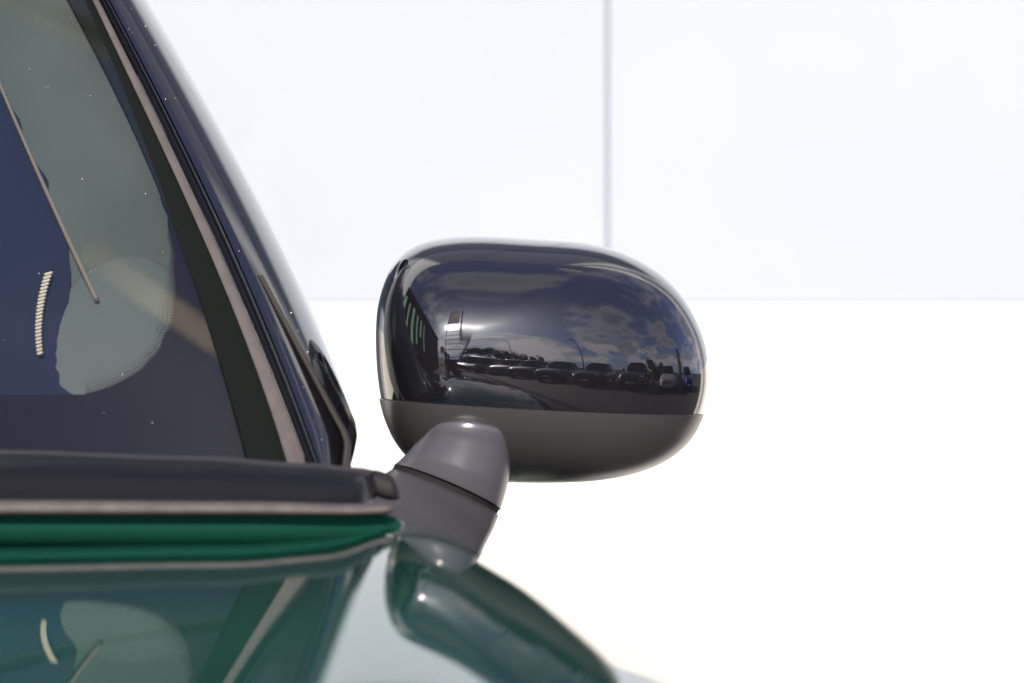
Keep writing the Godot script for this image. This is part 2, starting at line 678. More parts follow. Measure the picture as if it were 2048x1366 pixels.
func build_cowl(car: Node3D) -> void:
	var c := part("cowl_trim", quarter([[-5200, 890], [0, 903], [400, 915], [620, 929], [720, 938], [790, 950]], [[-5200, 998], [0, 1006], [500, 1008], [700, 1014], [790, 1020]], -4900, 756, 3.238, 89.0, 22.0, 50), "black_plastic", car, -CAR_AT)
	part("cowl_sheen", quarter([[-5200, 887], [0, 900], [400, 912], [620, 926], [720, 935], [790, 947]], [[-5200, 912], [0, 926], [400, 937], [620, 948], [720, 953], [790, 958]], -4900, 748, 3.232, 70.0, 30.0, 40), "sheen_grey", c)  # added strip, the sheen along the cowl's top put into its grey
	part("seal", bar([[-5200, 992], [0, 1000], [500, 1003], [700, 1008], [800, 1006]], [[-5200, 1026], [0, 1031], [500, 1031], [700, 1032], [800, 1028]], -4900, 790, 3.185, 0.012, 2.4, 30), "grey_seal", c)
	part("rear_lip", quarter([[-5200, 1020], [0, 1026], [500, 1026], [700, 1024], [800, 1028], [850, 1034]], [[-5200, 1090], [0, 1092], [500, 1092], [700, 1090], [800, 1080], [850, 1064]], -4900, 806, 3.19, -32.0, -74.0, 60), "green_paint", car, -CAR_AT)
	part("dark_gap_block", bar([[700, 938], [745, 940], [780, 950], [800, 985]], [[700, 990], [745, 992], [780, 1000], [800, 1004]], 715, 800, 3.27, 0.02, 3.0, 16), "black_matte", car, -CAR_AT)  # black block standing in for the dark gap at the cowl's end


# edges across the pillar as cubics of the height on the grid: strip left, seal left, seal right, bead left, bead right, outer edge
const PILLAR := [[138.4, 549.8, -208.1, 37.1], [186.7, 471.0, 31.6, -92.3], [199.0, 506.7, -31.4, -36.1], [211.0, 528.5, -67.6, -17.7], [221.2, 535.1, -63.5, -27.4], [289.0, 588.0, -62.0, -60.0]]

func edge(c: int, py: float) -> float:
	var t := py / 1000.0
	var k: Array = PILLAR[c]
	var x: float = k[0] + t * (k[1] + t * (k[2] + t * k[3]))
	return x if c < 5 else minf(x, 711.0 - (py - 880.0) * 0.17)


func cols(a: int, b: int) -> Array:
	var t := []
	for i in 67:
		var py := -620.0 + i * 25.0
		t.append([py, edge(a, py), edge(b, py)])
	return t


func build_pillar(car: Node3D) -> void:
	var pd := func(py): return pillar_depth(py)
	var p := part("pillar", strip(cols(4, 5), -620, 1010, pd, func(t): return -0.014 + 0.07 * (1.0 - sqrt(maxf(0.0, 1.0 - t * t))), 0.05, 24), "black_gloss", car, -CAR_AT)
	part("seal_strip", strip(cols(1, 2), -620, 1010, pd, func(t): return -0.012 - 0.002 * sin(PI * t), 0.01, 6), "grey_seal", p)
	part("groove", strip(cols(2, 3), -620, 1010, pd, func(t): return 0.004 * sin(PI * t), 0.01, 6), "black_gloss", p)
	part("bead", strip(cols(3, 4), -620, 1010, pd, func(t): return -0.010 - 0.004 * sin(PI * t), 0.012, 10), "black_gloss", p)
	part("edge_strip", strip(cols(0, 1), -620, 1010, pd, func(t): return -0.006 + 0.003 * (1 - t), 0.012, 6), "black_rubber", p)
	# thin strip low on the pillar; a trim edge's sunlight put into its beige
	var cov := []
	for i in 20:
		var py := 540.0 + i * 25.0
		var x := 512.0 + (py - 540.0) * 0.53 if py < 880.0 else 692.2 - (py - 880.0) * 0.1
		cov.append([py, x - 3.0, x + 9.0])
	part("sunlit_edge", strip(cov, 550, 1000, func(py): return pillar_depth(py) - 0.010, func(t): return -0.003 * sin(PI * t), 0.03, 8), "sunlit_beige", p)


func screen_depth(px: float, py: float) -> float:
	var d := pillar_depth(py) + 0.004
	var w := maxf(0.0, (edge(0, py) + 40.0 - px) * K * d)
	return d - 0.36 * w + 0.13 * w * w


func build_windscreen(car: Node3D) -> void:
	var V := PackedVector3Array()
	var I := PackedInt32Array()
	var nx := 70
	var ny := 50
	for side in 2:
		for i in ny + 1:
			var py := lerpf(-1250.0, 1010.0, float(i) / ny)
			var xr := edge(0, py) + 30.0
			var xl := -4300.0 + (1010.0 - py) * 0.3
			for j in nx + 1:
				var f := float(j) / nx
				var px := lerpf(xr, xl, f * f * 0.6 + f * 0.4)
				var d := screen_depth(px, py)
				var dd := d + side * 0.005
				V.append(Vector3((px - 1024.0) * K * 3.45, EYE - (py - 683.0) * K * pillar_depth(py), -dd))
	# single pane: only the outer face is meshed, a thin sheet of glass
	var m := nx + 1
	for i in ny:
		for j in nx:
			var a := i * m + j
			I.append_array([a, a + m, a + m + 1, a, a + m + 1, a + 1])
	V.resize((ny + 1) * m)
	var nn := (V[I[1]] - V[I[0]]).cross(V[I[2]] - V[I[0]])
	if nn.z < 0:
		flip(I)
	var pane := part("windscreen", to_mesh(V, I), "glass", car, -CAR_AT)
	# black ceramic border behind the pane, open where the glass is clear
	var clear := [[-140, 40], [0, 117], [90, 160], [183, 200], [280, 250], [366, 291], [440, 318], [520, 336], [590, 345], [640, 343], [690, 325], [730, 296], [760, 258], [780, 215], [788, 185]]
	var W := PackedVector3Array()
	var Q := PackedInt32Array()
	var cnt := 0
	var rows := []
	for i in 110:
		rows.append([lerpf(-640.0, 788.0, i / 109.0), true])
	for i in 12:
		rows.append([lerpf(788.0, 1010.0, i / 11.0), false])
	for row in rows:
		var py: float = row[0]
		var xr := edge(0, py) + 12.0
		var xc := look(clear, py) if row[1] else -4300.0
		for j in 41:
			var px := lerpf(xr, xc, float(j) / 40)
			W.append(Vector3((px - 1024.0) * K * 3.45, EYE - (py - 683.0) * K * pillar_depth(py), -(screen_depth(px, py) + 0.006)))
		cnt += 1
	for i in cnt - 1:
		for j in 40:
			var a := i * 41 + j
			if i == 109:
				continue
			Q.append_array([a, a + 41, a + 42, a, a + 42, a + 1])
	var n2 := (W[Q[1]] - W[Q[0]]).cross(W[Q[2]] - W[Q[0]])
	if n2.z < 0:
		flip(Q)
	part("border", to_mesh(W, Q), "frit", pane)
	# dots of the border's fading edge
	var st := SurfaceTool.new()
	st.begin(Mesh.PRIMITIVE_TRIANGLES)
	var prev := Vector2(-999, 0)
	for i in 900:
		var f := float(i) / 899
		var py := 470 + 317 * sin(f * PI / 2)
		var here := Vector2(look(clear, py), py)
		if here.distance_to(prev) < 6.0:
			continue
		prev = here
		var nrm := Vector2(-1, -0.1).lerp(Vector2(-0.25, -1), smoothstep(560.0, 760.0, py)).normalized()
		var wide := clampf((py - 480) / 140, 0.15, 1.0)
		for k in 7:
			var q := here + nrm * (1.0 + k * 4.6 * wide) + Vector2(-nrm.y, nrm.x) * (3.0 if k % 2 else 0.0)
			var rad := (2.4 - k * 0.27) * K * 3.4
			var c := Vector3((q.x - 1024.0) * K * 3.45, EYE - (q.y - 683.0) * K * pillar_depth(q.y), -(screen_depth(q.x, q.y) + 0.0055))
			for e in 6:
				st.set_normal(Vector3.BACK)
				st.add_vertex(c)
				st.set_normal(Vector3.BACK)
				st.add_vertex(c + Vector3(cos(TAU * (e + 1) / 6), sin(TAU * (e + 1) / 6), 0) * rad)
				st.set_normal(Vector3.BACK)
				st.add_vertex(c + Vector3(cos(TAU * e / 6), sin(TAU * e / 6), 0) * rad)
	var dots := part("border_dots", st.commit(), "frit", pane)
	dots.set_meta("kind", "stuff")


func build_cabin(car: Node3D) -> void:
	# roof and the far side of the cabin
	var roof := []
	for k in 6:
		var z: float = [-3.98, -4.05, -4.25, -4.45, -4.6, -4.7][k]
		var y: float = [1.58, 1.62, 1.66, 1.67, 1.65, 1.62][k]
		var hw: float = [0.39, 0.39, 0.39, 0.39, 0.38, 0.37][k]
		var r := []
		for j in 21:
			var t := lerpf(-1, 1, j / 20.0)
			r.append(Vector3(-0.85 + hw * t, y - 0.06 * pow(absf(t), 2.5), z))
		for j in 21:
			var t := lerpf(1, -1, j / 20.0)
			r.append(Vector3(-0.85 + hw * t, y - 0.03 - 0.06 * pow(absf(t), 2.5), z))
		roof.append(r)
	part("roof", loft(roof), "black_gloss", car, -CAR_AT)
	# dashboard under the screen
	var dash := []
	for k in 5:
		var z: float = [-3.40, -3.5, -3.62, -3.74, -3.78][k]
		var y: float = [0.93, 0.965, 0.975, 0.95, 0.90][k]
		var r := []
		for j in 25:
			var t := lerpf(-1, 1, j / 24.0)
			r.append(Vector3(-0.85 + 0.72 * t, y + 0.012 * cos(t * 9.0), z))
		r.append(Vector3(-0.13, 0.7, z))
		r.append(Vector3(-1.57, 0.7, z))
		dash.append(r)
	part("dashboard", loft(dash), "dash", car, -CAR_AT)
	# light trim just inside the glass
	var lining := []
	for i in 41:
		var py := lerpf(-640, 900, i / 40.0)
		var rx := edge(0, py) + 5.0
		var f := []
		var r := []
		for j in 25:
			var px := lerpf(-900, rx, j / 24.0)
			r.append(G(px, py, 0.034 + 0.006 * sin(py * 0.011 + px * 0.004)))
		for j in 25:
			r.append(G(lerpf(rx, -900, j / 24.0), py, 0.06))
		lining.append(r)
	part("inner_lining", loft(lining), "lining", car, -CAR_AT)
	# folded navy shade with a piped edge
	var edge_ := [[-200, -260], [0, -150], [150, -70], [262, 2], [400, 82], [500, 122], [560, 132], [660, 134], [720, 143], [760, 160], [800, 188], [900, 250]]
	var shade := []
	for i in 41:
		var py := lerpf(-200, 900, i / 40.0)
		var xr := look(edge_, py)
		var r := []
		for j in 21:
			var t := j / 20.0
			var px := lerpf(-760, xr, t)
			r.append(G(px, py, 0.021 + 0.006 * pow(t, 6.0) + 0.0022 * sin(px * 0.045 + py * 0.012)))
		for j in 5:
			r.append(G(lerpf(xr - 6, -760, j / 4.0), py, 0.031))
		shade.append(r)
	var s := part("folded_shade", loft(shade), "navy_fabric", car, -CAR_AT)
	var pts := []
	var rad := []
	for i in 20:
		var px := lerpf(-60, 190, i / 19.0)
		pts.append(G(px, 262.0 + px * 1.775, 0.014))
		rad.append(0.0012 + 0.0006 * i / 19.0)
	part("piping", tube(pts, rad), "beige", s)
	for i in 23:
		var f := i / 22.0
		var py := lerpf(548, 706, f)
		var px := 82.0 + 9.0 * (f - 0.5) * (f - 0.5) * 4.0
		part("rib", moved(box(Vector3(0.0060 * (1.0 - 0.3 * f), 0.0018, 0.004), Vector3.ZERO, 0.0005), Transform3D(Basis(Vector3(0, 0, 1), 0.3), G(px, py, 0.014))), "cream_dull", s)
	# rounded inner trim low beside the pillar
	var trim := []
	for i in 13:
		var f := i / 12.0
		var r := []
		for j in 40:
			var w := TAU * j / 40
			var q := sqrt(maxf(0.0, 1.0 - f * f))
			r.append(G(245 + 150 * q * cos(w), 700 + 190 * q * sin(w), 0.0335 - 0.012 * f))
		trim.append(r)
	part("inner_trim", loft(trim), "teal_plastic", car, -CAR_AT)
	# small demister slot in the corner
	part("demister_slot", strip([[796, 462, 486], [815, 470, 494], [860, 488, 504], [900, 503, 518], [940, 518, 533]], 798, 940, func(py): return screen_depth(490, py) + 0.0035, func(t): return 0.0, 0.002, 4, 20), "black_matte", car, -CAR_AT)


# a point behind the outer face of the windscreen
func G(px: float, py: float, off: float) -> Vector3:
	return Vector3((px - 1024.0) * K * 3.45, EYE - (py - 683.0) * K * pillar_depth(py), -(screen_depth(px, py) + off))


# pale specks of dust on glass, trim and paint
func speck(st: SurfaceTool, at: Vector3, r: float) -> void:
	var sp := SphereMesh.new()
	sp.radius = 1.0
	sp.height = 2.0
	sp.radial_segments = 6
	sp.rings = 3
	st.append_from(sp, 0, Transform3D(Basis(Vector3.FORWARD, rng.randf() * TAU) * Basis.from_scale(Vector3(r, r * rng.randf_range(0.4, 1.0), r * 0.4)), at))


func build_dust(car: Node3D) -> void:
	var st := SurfaceTool.new()
	st.begin(Mesh.PRIMITIVE_TRIANGLES)
	for k in 30:
		var py := rng.randf_range(0, 900)
		speck(st, G(rng.randf_range(0, edge(0, py) + 60), py, -0.0005), rng.randf_range(0.00015, 0.0004))
	for k in 14:
		var py := rng.randf_range(0, 900)
		var t := rng.randf_range(0.1, 0.75)
		var px := lerpf(edge(4, py), edge(5, py), t)
		speck(st, Vector3((px - 1024.0) * K * pillar_depth(py), EYE - (py - 683.0) * K * pillar_depth(py), -(pillar_depth(py) - 0.0145 + 0.07 * (1.0 - sqrt(1.0 - t * t)))), rng.randf_range(0.0002, 0.0006))
	var d := part("dust_specks", st.commit(), "dust", car, -CAR_AT)
	d.set_meta("kind", "stuff")


# ---- the mirror
const OUTLINE := [[754, 690], [757, 640], [768, 585], [792, 528], [832, 494], [885, 480], [960, 476], [1060, 483], [1150, 495], [1225, 512], [1290, 541], [1342, 581], [1382, 632], [1405, 684], [1414, 735], [1411, 785], [1400, 828], [1378, 866], [1342, 903], [1300, 928], [1250, 945], [1180, 955], [1090, 958], [1000, 957], [920, 951], [855, 934], [812, 904], [785, 862], [768, 815], [757, 750]]
const MD := 3.56
const MC := 0.108
const MN := 2.5
var rho := PackedFloat64Array()
const APEX := Vector2(905, 722)

func prepare_outline() -> void:
	var n := OUTLINE.size()
	var raw := PackedFloat64Array()
	raw.resize(1440)
	raw.fill(-1.0)
	var last := -1
	var first := -1
	var pa := 0.0
	var pr := 0.0
	var seq := []
	for i in n:
		var a := Vector2(OUTLINE[(i + n - 1) % n][0], OUTLINE[(i + n - 1) % n][1])
		var b := Vector2(OUTLINE[i][0], OUTLINE[i][1])
		var c := Vector2(OUTLINE[(i + 1) % n][0], OUTLINE[(i + 1) % n][1])
		var d := Vector2(OUTLINE[(i + 2) % n][0], OUTLINE[(i + 2) % n][1])
		for k in 60:
			var v := b.cubic_interpolate(c, a, d, k / 60.0) - APEX
			seq.append([fposmod(atan2(-v.y, v.x), TAU), v.length()])
	seq.sort_custom(func(x, y): return x[0] < y[0])
	var at := 0
	for k in 1440:
		var ang := TAU * k / 1440
		while at < seq.size() and seq[at][0] < ang:
			at += 1
		var hi: Array = seq[at % seq.size()]
		var lo: Array = seq[(at + seq.size() - 1) % seq.size()]
		var span := fposmod(hi[0] - lo[0], TAU)
		var f := 0.0 if span < 1e-9 else fposmod(ang - lo[0], TAU) / span
		raw[k] = lerpf(lo[1], hi[1], f)
	rho.resize(1440)
	for k in 1440:
		var s := 0.0
		var w := 0.0
		for q in range(-42, 43):
			var g := exp(-pow(q / 21.0, 2.0) * 0.5)
			s += g * raw[(k + q + 1440) % 1440]
			w += g
		var a := TAU * k / 1440
		rho[k] = s / w * 1.012 + 11.0 * exp(-pow((a - 0.62) / 0.26, 2.0)) + 4.0 * exp(-pow((a - 0.34) / 0.15, 2.0)) + 6.0 * exp(-pow((a - TAU + 0.36) / 0.16, 2.0)) + 4.0 * exp(-pow((a - 2.4) / 0.4, 2.0))


func rho_at(a: float) -> float:
	var f := fposmod(a, TAU) / TAU * 1440.0
	var i := int(floor(f))
	return lerpf(rho[i % 1440], rho[(i + 1) % 1440], f - i)


func shell_f(x: float, y: float, z: float, back: float) -> float:   # x, y in grid units from the apex (y down), z in front of the rim plane
	var r := sqrt(x * x + y * y) / rho_at(atan2(-y, x))
	return pow(r, MN) + pow(absf(z) / (MC if z >= 0 else back), MN) - 1.0


# whole shell as points and normals; grow moves it outwards
func shell(grow: float, back: float) -> Array:
	var V := PackedVector3Array()
	var N := PackedVector3Array()
	var I := PackedInt32Array()
	var na := 240
	var nr := 70
	var u := K * MD
	for i in nr + 1:
		var ph := PI * 0.90 * i / nr
		var r := pow(sin(ph), 2.0 / MN)
		var z := MC * pow(cos(ph), 2.0 / MN) if ph <= PI / 2 else -back * pow(-cos(ph), 2.0 / MN)
		for j in na:
			var a := TAU * j / na
			var q := rho_at(a) * r
			var x := q * cos(a)
			var y := -q * sin(a)
			var e := 0.8
			var g := Vector3(0, 0, 1)
			if i > 0:
				g.x = (shell_f(x + e, y, z, back) - shell_f(x - e, y, z, back)) / (2 * e * u)
				g.y = -(shell_f(x, y + e, z, back) - shell_f(x, y - e, z, back)) / (2 * e * u)
				var ez := 2e-4
				g.z = (shell_f(x, y, z + ez, back) - shell_f(x, y, z - ez, back)) / (2 * ez)
			g = g.normalized()
			N.append(g)
			V.append(P(APEX.x + x, APEX.y + y, MD) + Vector3(0, 0, z) + g * grow)
	for i in nr:
		for j in na:
			var a := i * na + j
			var b := i * na + (j + 1) % na
			I.append_array([a, a + na, b + na, a, b + na, b])
	var f := (V[I[30001]] - V[I[30000]]).cross(V[I[30002]] - V[I[30000]])
	if f.dot(N[I[30000]]) < 0:
		flip(I)
	return [V, N, I]


func seam_py(px: float) -> float:
	return 796.0 + 0.05 * (px - 760.0) + 4.0 * sin(clampf((px - 760.0) / 640.0, 0, 1) * PI)


# the part of a shell on one side of the seam: side +1 below, -1 above
func cut(sh: Array, side: float, gap: float) -> ArrayMesh:
	var V: PackedVector3Array = sh[0]
	var N: PackedVector3Array = sh[1]
	var I: PackedInt32Array = sh[2]
	var u := K * MD
	var D := PackedFloat64Array()
	D.resize(V.size())
	for k in V.size():
		var px := V[k].x / u + 1024.0
		var py := 683.0 - (V[k].y - EYE) / u
		D[k] = side * (py - seam_py(px)) - gap
	var W := PackedVector3Array(V)
	var M := PackedVector3Array(N)
	var J := PackedInt32Array()
	var made := {}
	for t in range(0, I.size(), 3):
		var poly := []
		for e in 3:
			var a := I[t + e]
			var b := I[t + (e + 1) % 3]
			if D[a] >= 0:
				poly.append(a)
			if (D[a] >= 0) != (D[b] >= 0):
				var key := Vector2i(mini(a, b), maxi(a, b))
				if not made.has(key):
					var f := D[a] / (D[a] - D[b])
					made[key] = W.size()
					W.append(V[a].lerp(V[b], f))
					M.append(N[a].lerp(N[b], f).normalized())
				poly.append(made[key])
		for e in range(1, poly.size() - 1):
			J.append_array([poly[0], poly[e], poly[e + 1]])
	# a turned-in lip along the cut
	var ring := made.values()
	if ring.size() > 4:
		var mid := Vector3.ZERO
		for k in ring:
			mid += W[k] / ring.size()
		var order := ring.duplicate()
		order.sort_custom(func(p, q): return atan2(W[p].z - mid.z, W[p].x - mid.x) < atan2(W[q].z - mid.z, W[q].x - mid.x))
		var upn := Vector3(0, side, 0)
		var s0 := W.size()
		for k in order:
			var inn := (mid - W[k])
			inn.y = 0
			inn = inn.normalized()
			W.append(W[k])
			M.append((upn - inn * 0.8).normalized())
			W.append(W[k] + inn * 0.0012 + upn * 0.0007)
			M.append((upn - inn * 0.2).normalized())
			W.append(W[k] + inn * 0.006 + upn * 0.0007)
			M.append(upn)
		var cnt := order.size()
		for k in cnt:
			for q in 2:
				var a := s0 + k * 3 + q
				var b := s0 + ((k + 1) % cnt) * 3 + q
				var tri := [a, b, b + 1, a, b + 1, a + 1]
				var f := (W[b] - W[a]).cross(W[b + 1] - W[a])
				if f.dot(upn) < 0:
					tri = [a, b + 1, b, a, a + 1, b + 1]
				J.append_array(tri)
	return to_mesh(W, J, M)


func build_mirror(car: Node3D) -> void:
	prepare_outline()
	var sh := shell(0.0, 0.045)
	var low := shell(0.0010, 0.045)
	var mm := part("door_mirror", cut(sh, -1.0, 1.2), "black_gloss", car, -CAR_AT)
	part("lower_shell", cut(low, 1.0, 1.6), "dark_satin", mm)
	var inner := shell(-0.004, 0.040)
	part("inner_frame", to_mesh(inner[0], inner[2], inner[1]), "black_matte", mm)
	# reflecting glass at the back
	var u := K * MD
	var rings := []
	for k in 3:
		var r := []
		for j in 60:
			var a := TAU * j / 60
			var q: float = rho_at(a) * [0.2, 0.82, 0.86][k]
			r.append(P(APEX.x + q * cos(a), APEX.y - q * sin(a), MD) + Vector3(0, 0, [-0.047, -0.046, -0.040][k]))
		rings.append(r)
	part("mirror_glass", loft(rings), "mirror", mm)
	# foot: two fat elliptical pieces with a dark joint between them
	var sec := [[690, 1000, 935, 1150], [712, 985, 955, 1125], [738, 966, 970, 1092], [763, 952, 985, 1062], [782, 940, 997, 1033]]
	var upper := [[788, 930, 1001, 1020], [800, 920, 1008, 996], [815, 905, 1016, 965], [828, 890, 1023, 930], [838, 876, 1025, 905], [845, 863, 1025, 889], [855, 855, 1022, 875], [868, 851, 1013, 865], [900, 850, 985, 857]]
	part("foot", foot_mesh(sec, 3.535, 3.503, 0.042), "grey_satin", mm)
	part("arm", foot_mesh(upper, 3.501, 3.478, 0.042), "grey_satin", mm)
	part("joint_ring", foot_mesh([[780, 941, 992, 1036], [786, 930, 1000, 1022], [792, 926, 998, 1016]], 3.504, 3.499, 0.0385, 0.975), "black_matte", mm)


func foot_mesh(sec: Array, d0: float, d1: float, rz: float, shrink := 1.0) -> ArrayMesh:
	var rings := []
	var tabs := []
	var n := sec.size()
	var steps := (n - 1) * 6
	for i in steps + 1:
		var f := float(i) / 6.0
		var k := mini(int(f), n - 2)
		var t := f - k
		var v := []
		for c in 4:
			var p0: float = sec[maxi(k - 1, 0)][c]
			var p1: float = sec[k][c]
			var p2: float = sec[k + 1][c]
			var p3: float = sec[mini(k + 2, n - 1)][c]
			v.append(cubic_interpolate(p1, p2, p0, p3, t))
		var d := lerpf(d0, d1, float(i) / steps)
		var a := P(v[0], v[1], 3.5) + Vector3(0, 0, 3.5 - d)
		var b := P(v[2], v[3], 3.5) + Vector3(0, 0, 3.5 - d)
		var mid := (a + b) * 0.5
		var ax := (b - a) * 0.5 * shrink
		var w0 := 0.0374
		var zz := rz * minf(1.0, ax.length() / w0)
		# the section's plane leans: its front is lower than its back
		var bow := Vector3(ax.y, -ax.x, 0).normalized() * (-0.006)
		if bow.y > 0:
			bow = -bow
		var r := []
		for j in 40:
			var an := TAU * j / 40
			r.append(mid + ax * cos(an) + Vector3(0, 0, zz * sin(an)) - bow * sin(an) * 0.9)
		rings.append(r)
	return loft(rings)


# ------------------------------------------------------------------ the car park that the shell reflects
func car_model(paint: StandardMaterial3D, label: String, at: Vector3, face: Vector3, tall := 1.0) -> Node3D:
	var o := thing("parked_car", label, "car", at, "cars parked along the fence of the car park")
	o.rotation.y = atan2(face.x, face.z)
	# body: sections along the length (z forward)
	var rings := []
	for k in 13:
		var z: float = [-2.12, -2.08, -1.9, -1.4, -0.8, 0.0, 0.7, 1.1, 1.5, 1.85, 2.05, 2.14, 2.17][k]
		var hw: float = [0.62, 0.74, 0.83, 0.88, 0.9, 0.9, 0.9, 0.89, 0.87, 0.82, 0.74, 0.64, 0.55][k]
		var top: float = [0.80, 0.9, 0.97, 0.99, 0.98, 0.97, 0.95, 0.93, 0.88, 0.82, 0.74, 0.66, 0.6][k] * tall
		var low: float = [0.42, 0.32, 0.26, 0.22, 0.2, 0.2, 0.2, 0.2, 0.2, 0.2, 0.22, 0.26, 0.32][k]
		var r := []
		for j in 28:
			var w := TAU * j / 28
			var cx := signf(cos(w)) * pow(absf(cos(w)), 0.45)
			var sy := signf(sin(w)) * pow(absf(sin(w)), 0.5)
			r.append(Vector3(hw * cx * (1.0 - 0.05 * maxf(0.0, sy)), (top + low) * 0.5 + (top - low) * 0.5 * sy, z))
		rings.append(r)
	var b := part("body", loft(rings), "black_gloss", o)
	b.material_override = paint
	# greenhouse
	rings = []
	for k in 5:
		var y: float = [0.9, 0.98, 1.2, 1.36, 1.40][k] * tall
		var f: float = [1.0, 0.97, 0.62, 0.34, 0.28][k]
		var bk: float = [-1.85, -1.8, -1.5, -1.25, -1.15][k]
		var hw: float = [0.8, 0.79, 0.72, 0.65, 0.62][k]
		rings.append(rounded(hw, bk, f, y, 0.28))
	part("windows", loft(rings), "tinted", o)
	rings = []
	for k in 4:
		var y: float = [1.365, 1.40, 1.44, 1.455][k] * tall
		var f: float = [0.36, 0.36, 0.25, 0.1][k]
		rings.append(rounded([0.665, 0.665, 0.6, 0.5][k], [-1.30, -1.30, -1.18, -1.0][k], f, y, 0.28))
	var rf := part("roof", loft(rings), "black_gloss", o)
	rf.material_override = paint
	for s in [-1, 1]:
		part("headlight", squashed(Vector3(0.20, 0.075, 0.14), Vector3(0.56 * s, 0.68 * tall, 1.93)), "lamp_glass", o)
		part("wing_mirror", squashed(Vector3(0.11, 0.08, 0.06), Vector3(0.98 * s, 0.98 * tall, 0.62)), "black_gloss", o)
	part("grille", box(Vector3(0.7, 0.16, 0.08), Vector3(0, 0.50 * tall, 2.13), 0.02), "black_matte", o)
	part("number_plate", box(Vector3(0.5, 0.105, 0.02), Vector3(0, 0.40 * tall, 2.185), 0.003), "plate", o)
	part("windscreen", loft([screen_ring(0.99 * tall, 0.955, 0.69), screen_ring(1.34 * tall, 0.40, 0.58)]), "tinted", o)
	for s in [-1, 1]:
		for z in [-1.28, 1.32]:
			var w := wheel(0.32, 0.21, s)
			var t := part("wheel", w[0], "tyre", o, Vector3(0.80 * s, 0.32, z))
			part("rim", w[1], "alloy", t)
	return o


func screen_ring(y: float, z: float, hw: float) -> Array:
	var r := []
	for j in 9:
		var t := lerpf(-1, 1, j / 8.0)
		r.append(Vector3(hw * t, y, z + 0.03 - 0.05 * t * t))
	for j in 9:
		var t := lerpf(1, -1, j / 8.0)
		r.append(Vector3(hw * t, y, z - 0.03 - 0.05 * t * t))
	return r


func rounded(hw: float, z0: float, z1: float, y: float, q: float) -> Array:
	var r := []
	for j in 36:
		var w := TAU * j / 36
		var cx := signf(cos(w)) * pow(absf(cos(w)), 0.45)
		var cz := signf(sin(w)) * pow(absf(sin(w)), 0.45)
		r.append(Vector3(hw * cx, y, (z0 + z1) * 0.5 + (z1 - z0) * 0.5 * cz))
	return r


func squashed(rad: Vector3, at: Vector3) -> ArrayMesh:
	var s := SphereMesh.new()
	s.radius = 1.0
	s.height = 2.0
	s.radial_segments = 20
	s.rings = 10
	return moved(s, Transform3D(Basis.from_scale(rad), at))


func around(az: float, dist: float) -> Vector3:   # a place on the ground, seen from the mirror
	var a := deg_to_rad(az)
	return Vector3(-0.04 + sin(a) * dist, 0, -3.45 + cos(a) * dist)


func paint(key: String, c: Color) -> StandardMaterial3D:
	var m := mat(key, c, 0.4, 0.5)
	m.clearcoat_enabled = true
	m.clearcoat = 1.0
	m.clearcoat_roughness = 0.02
	return m


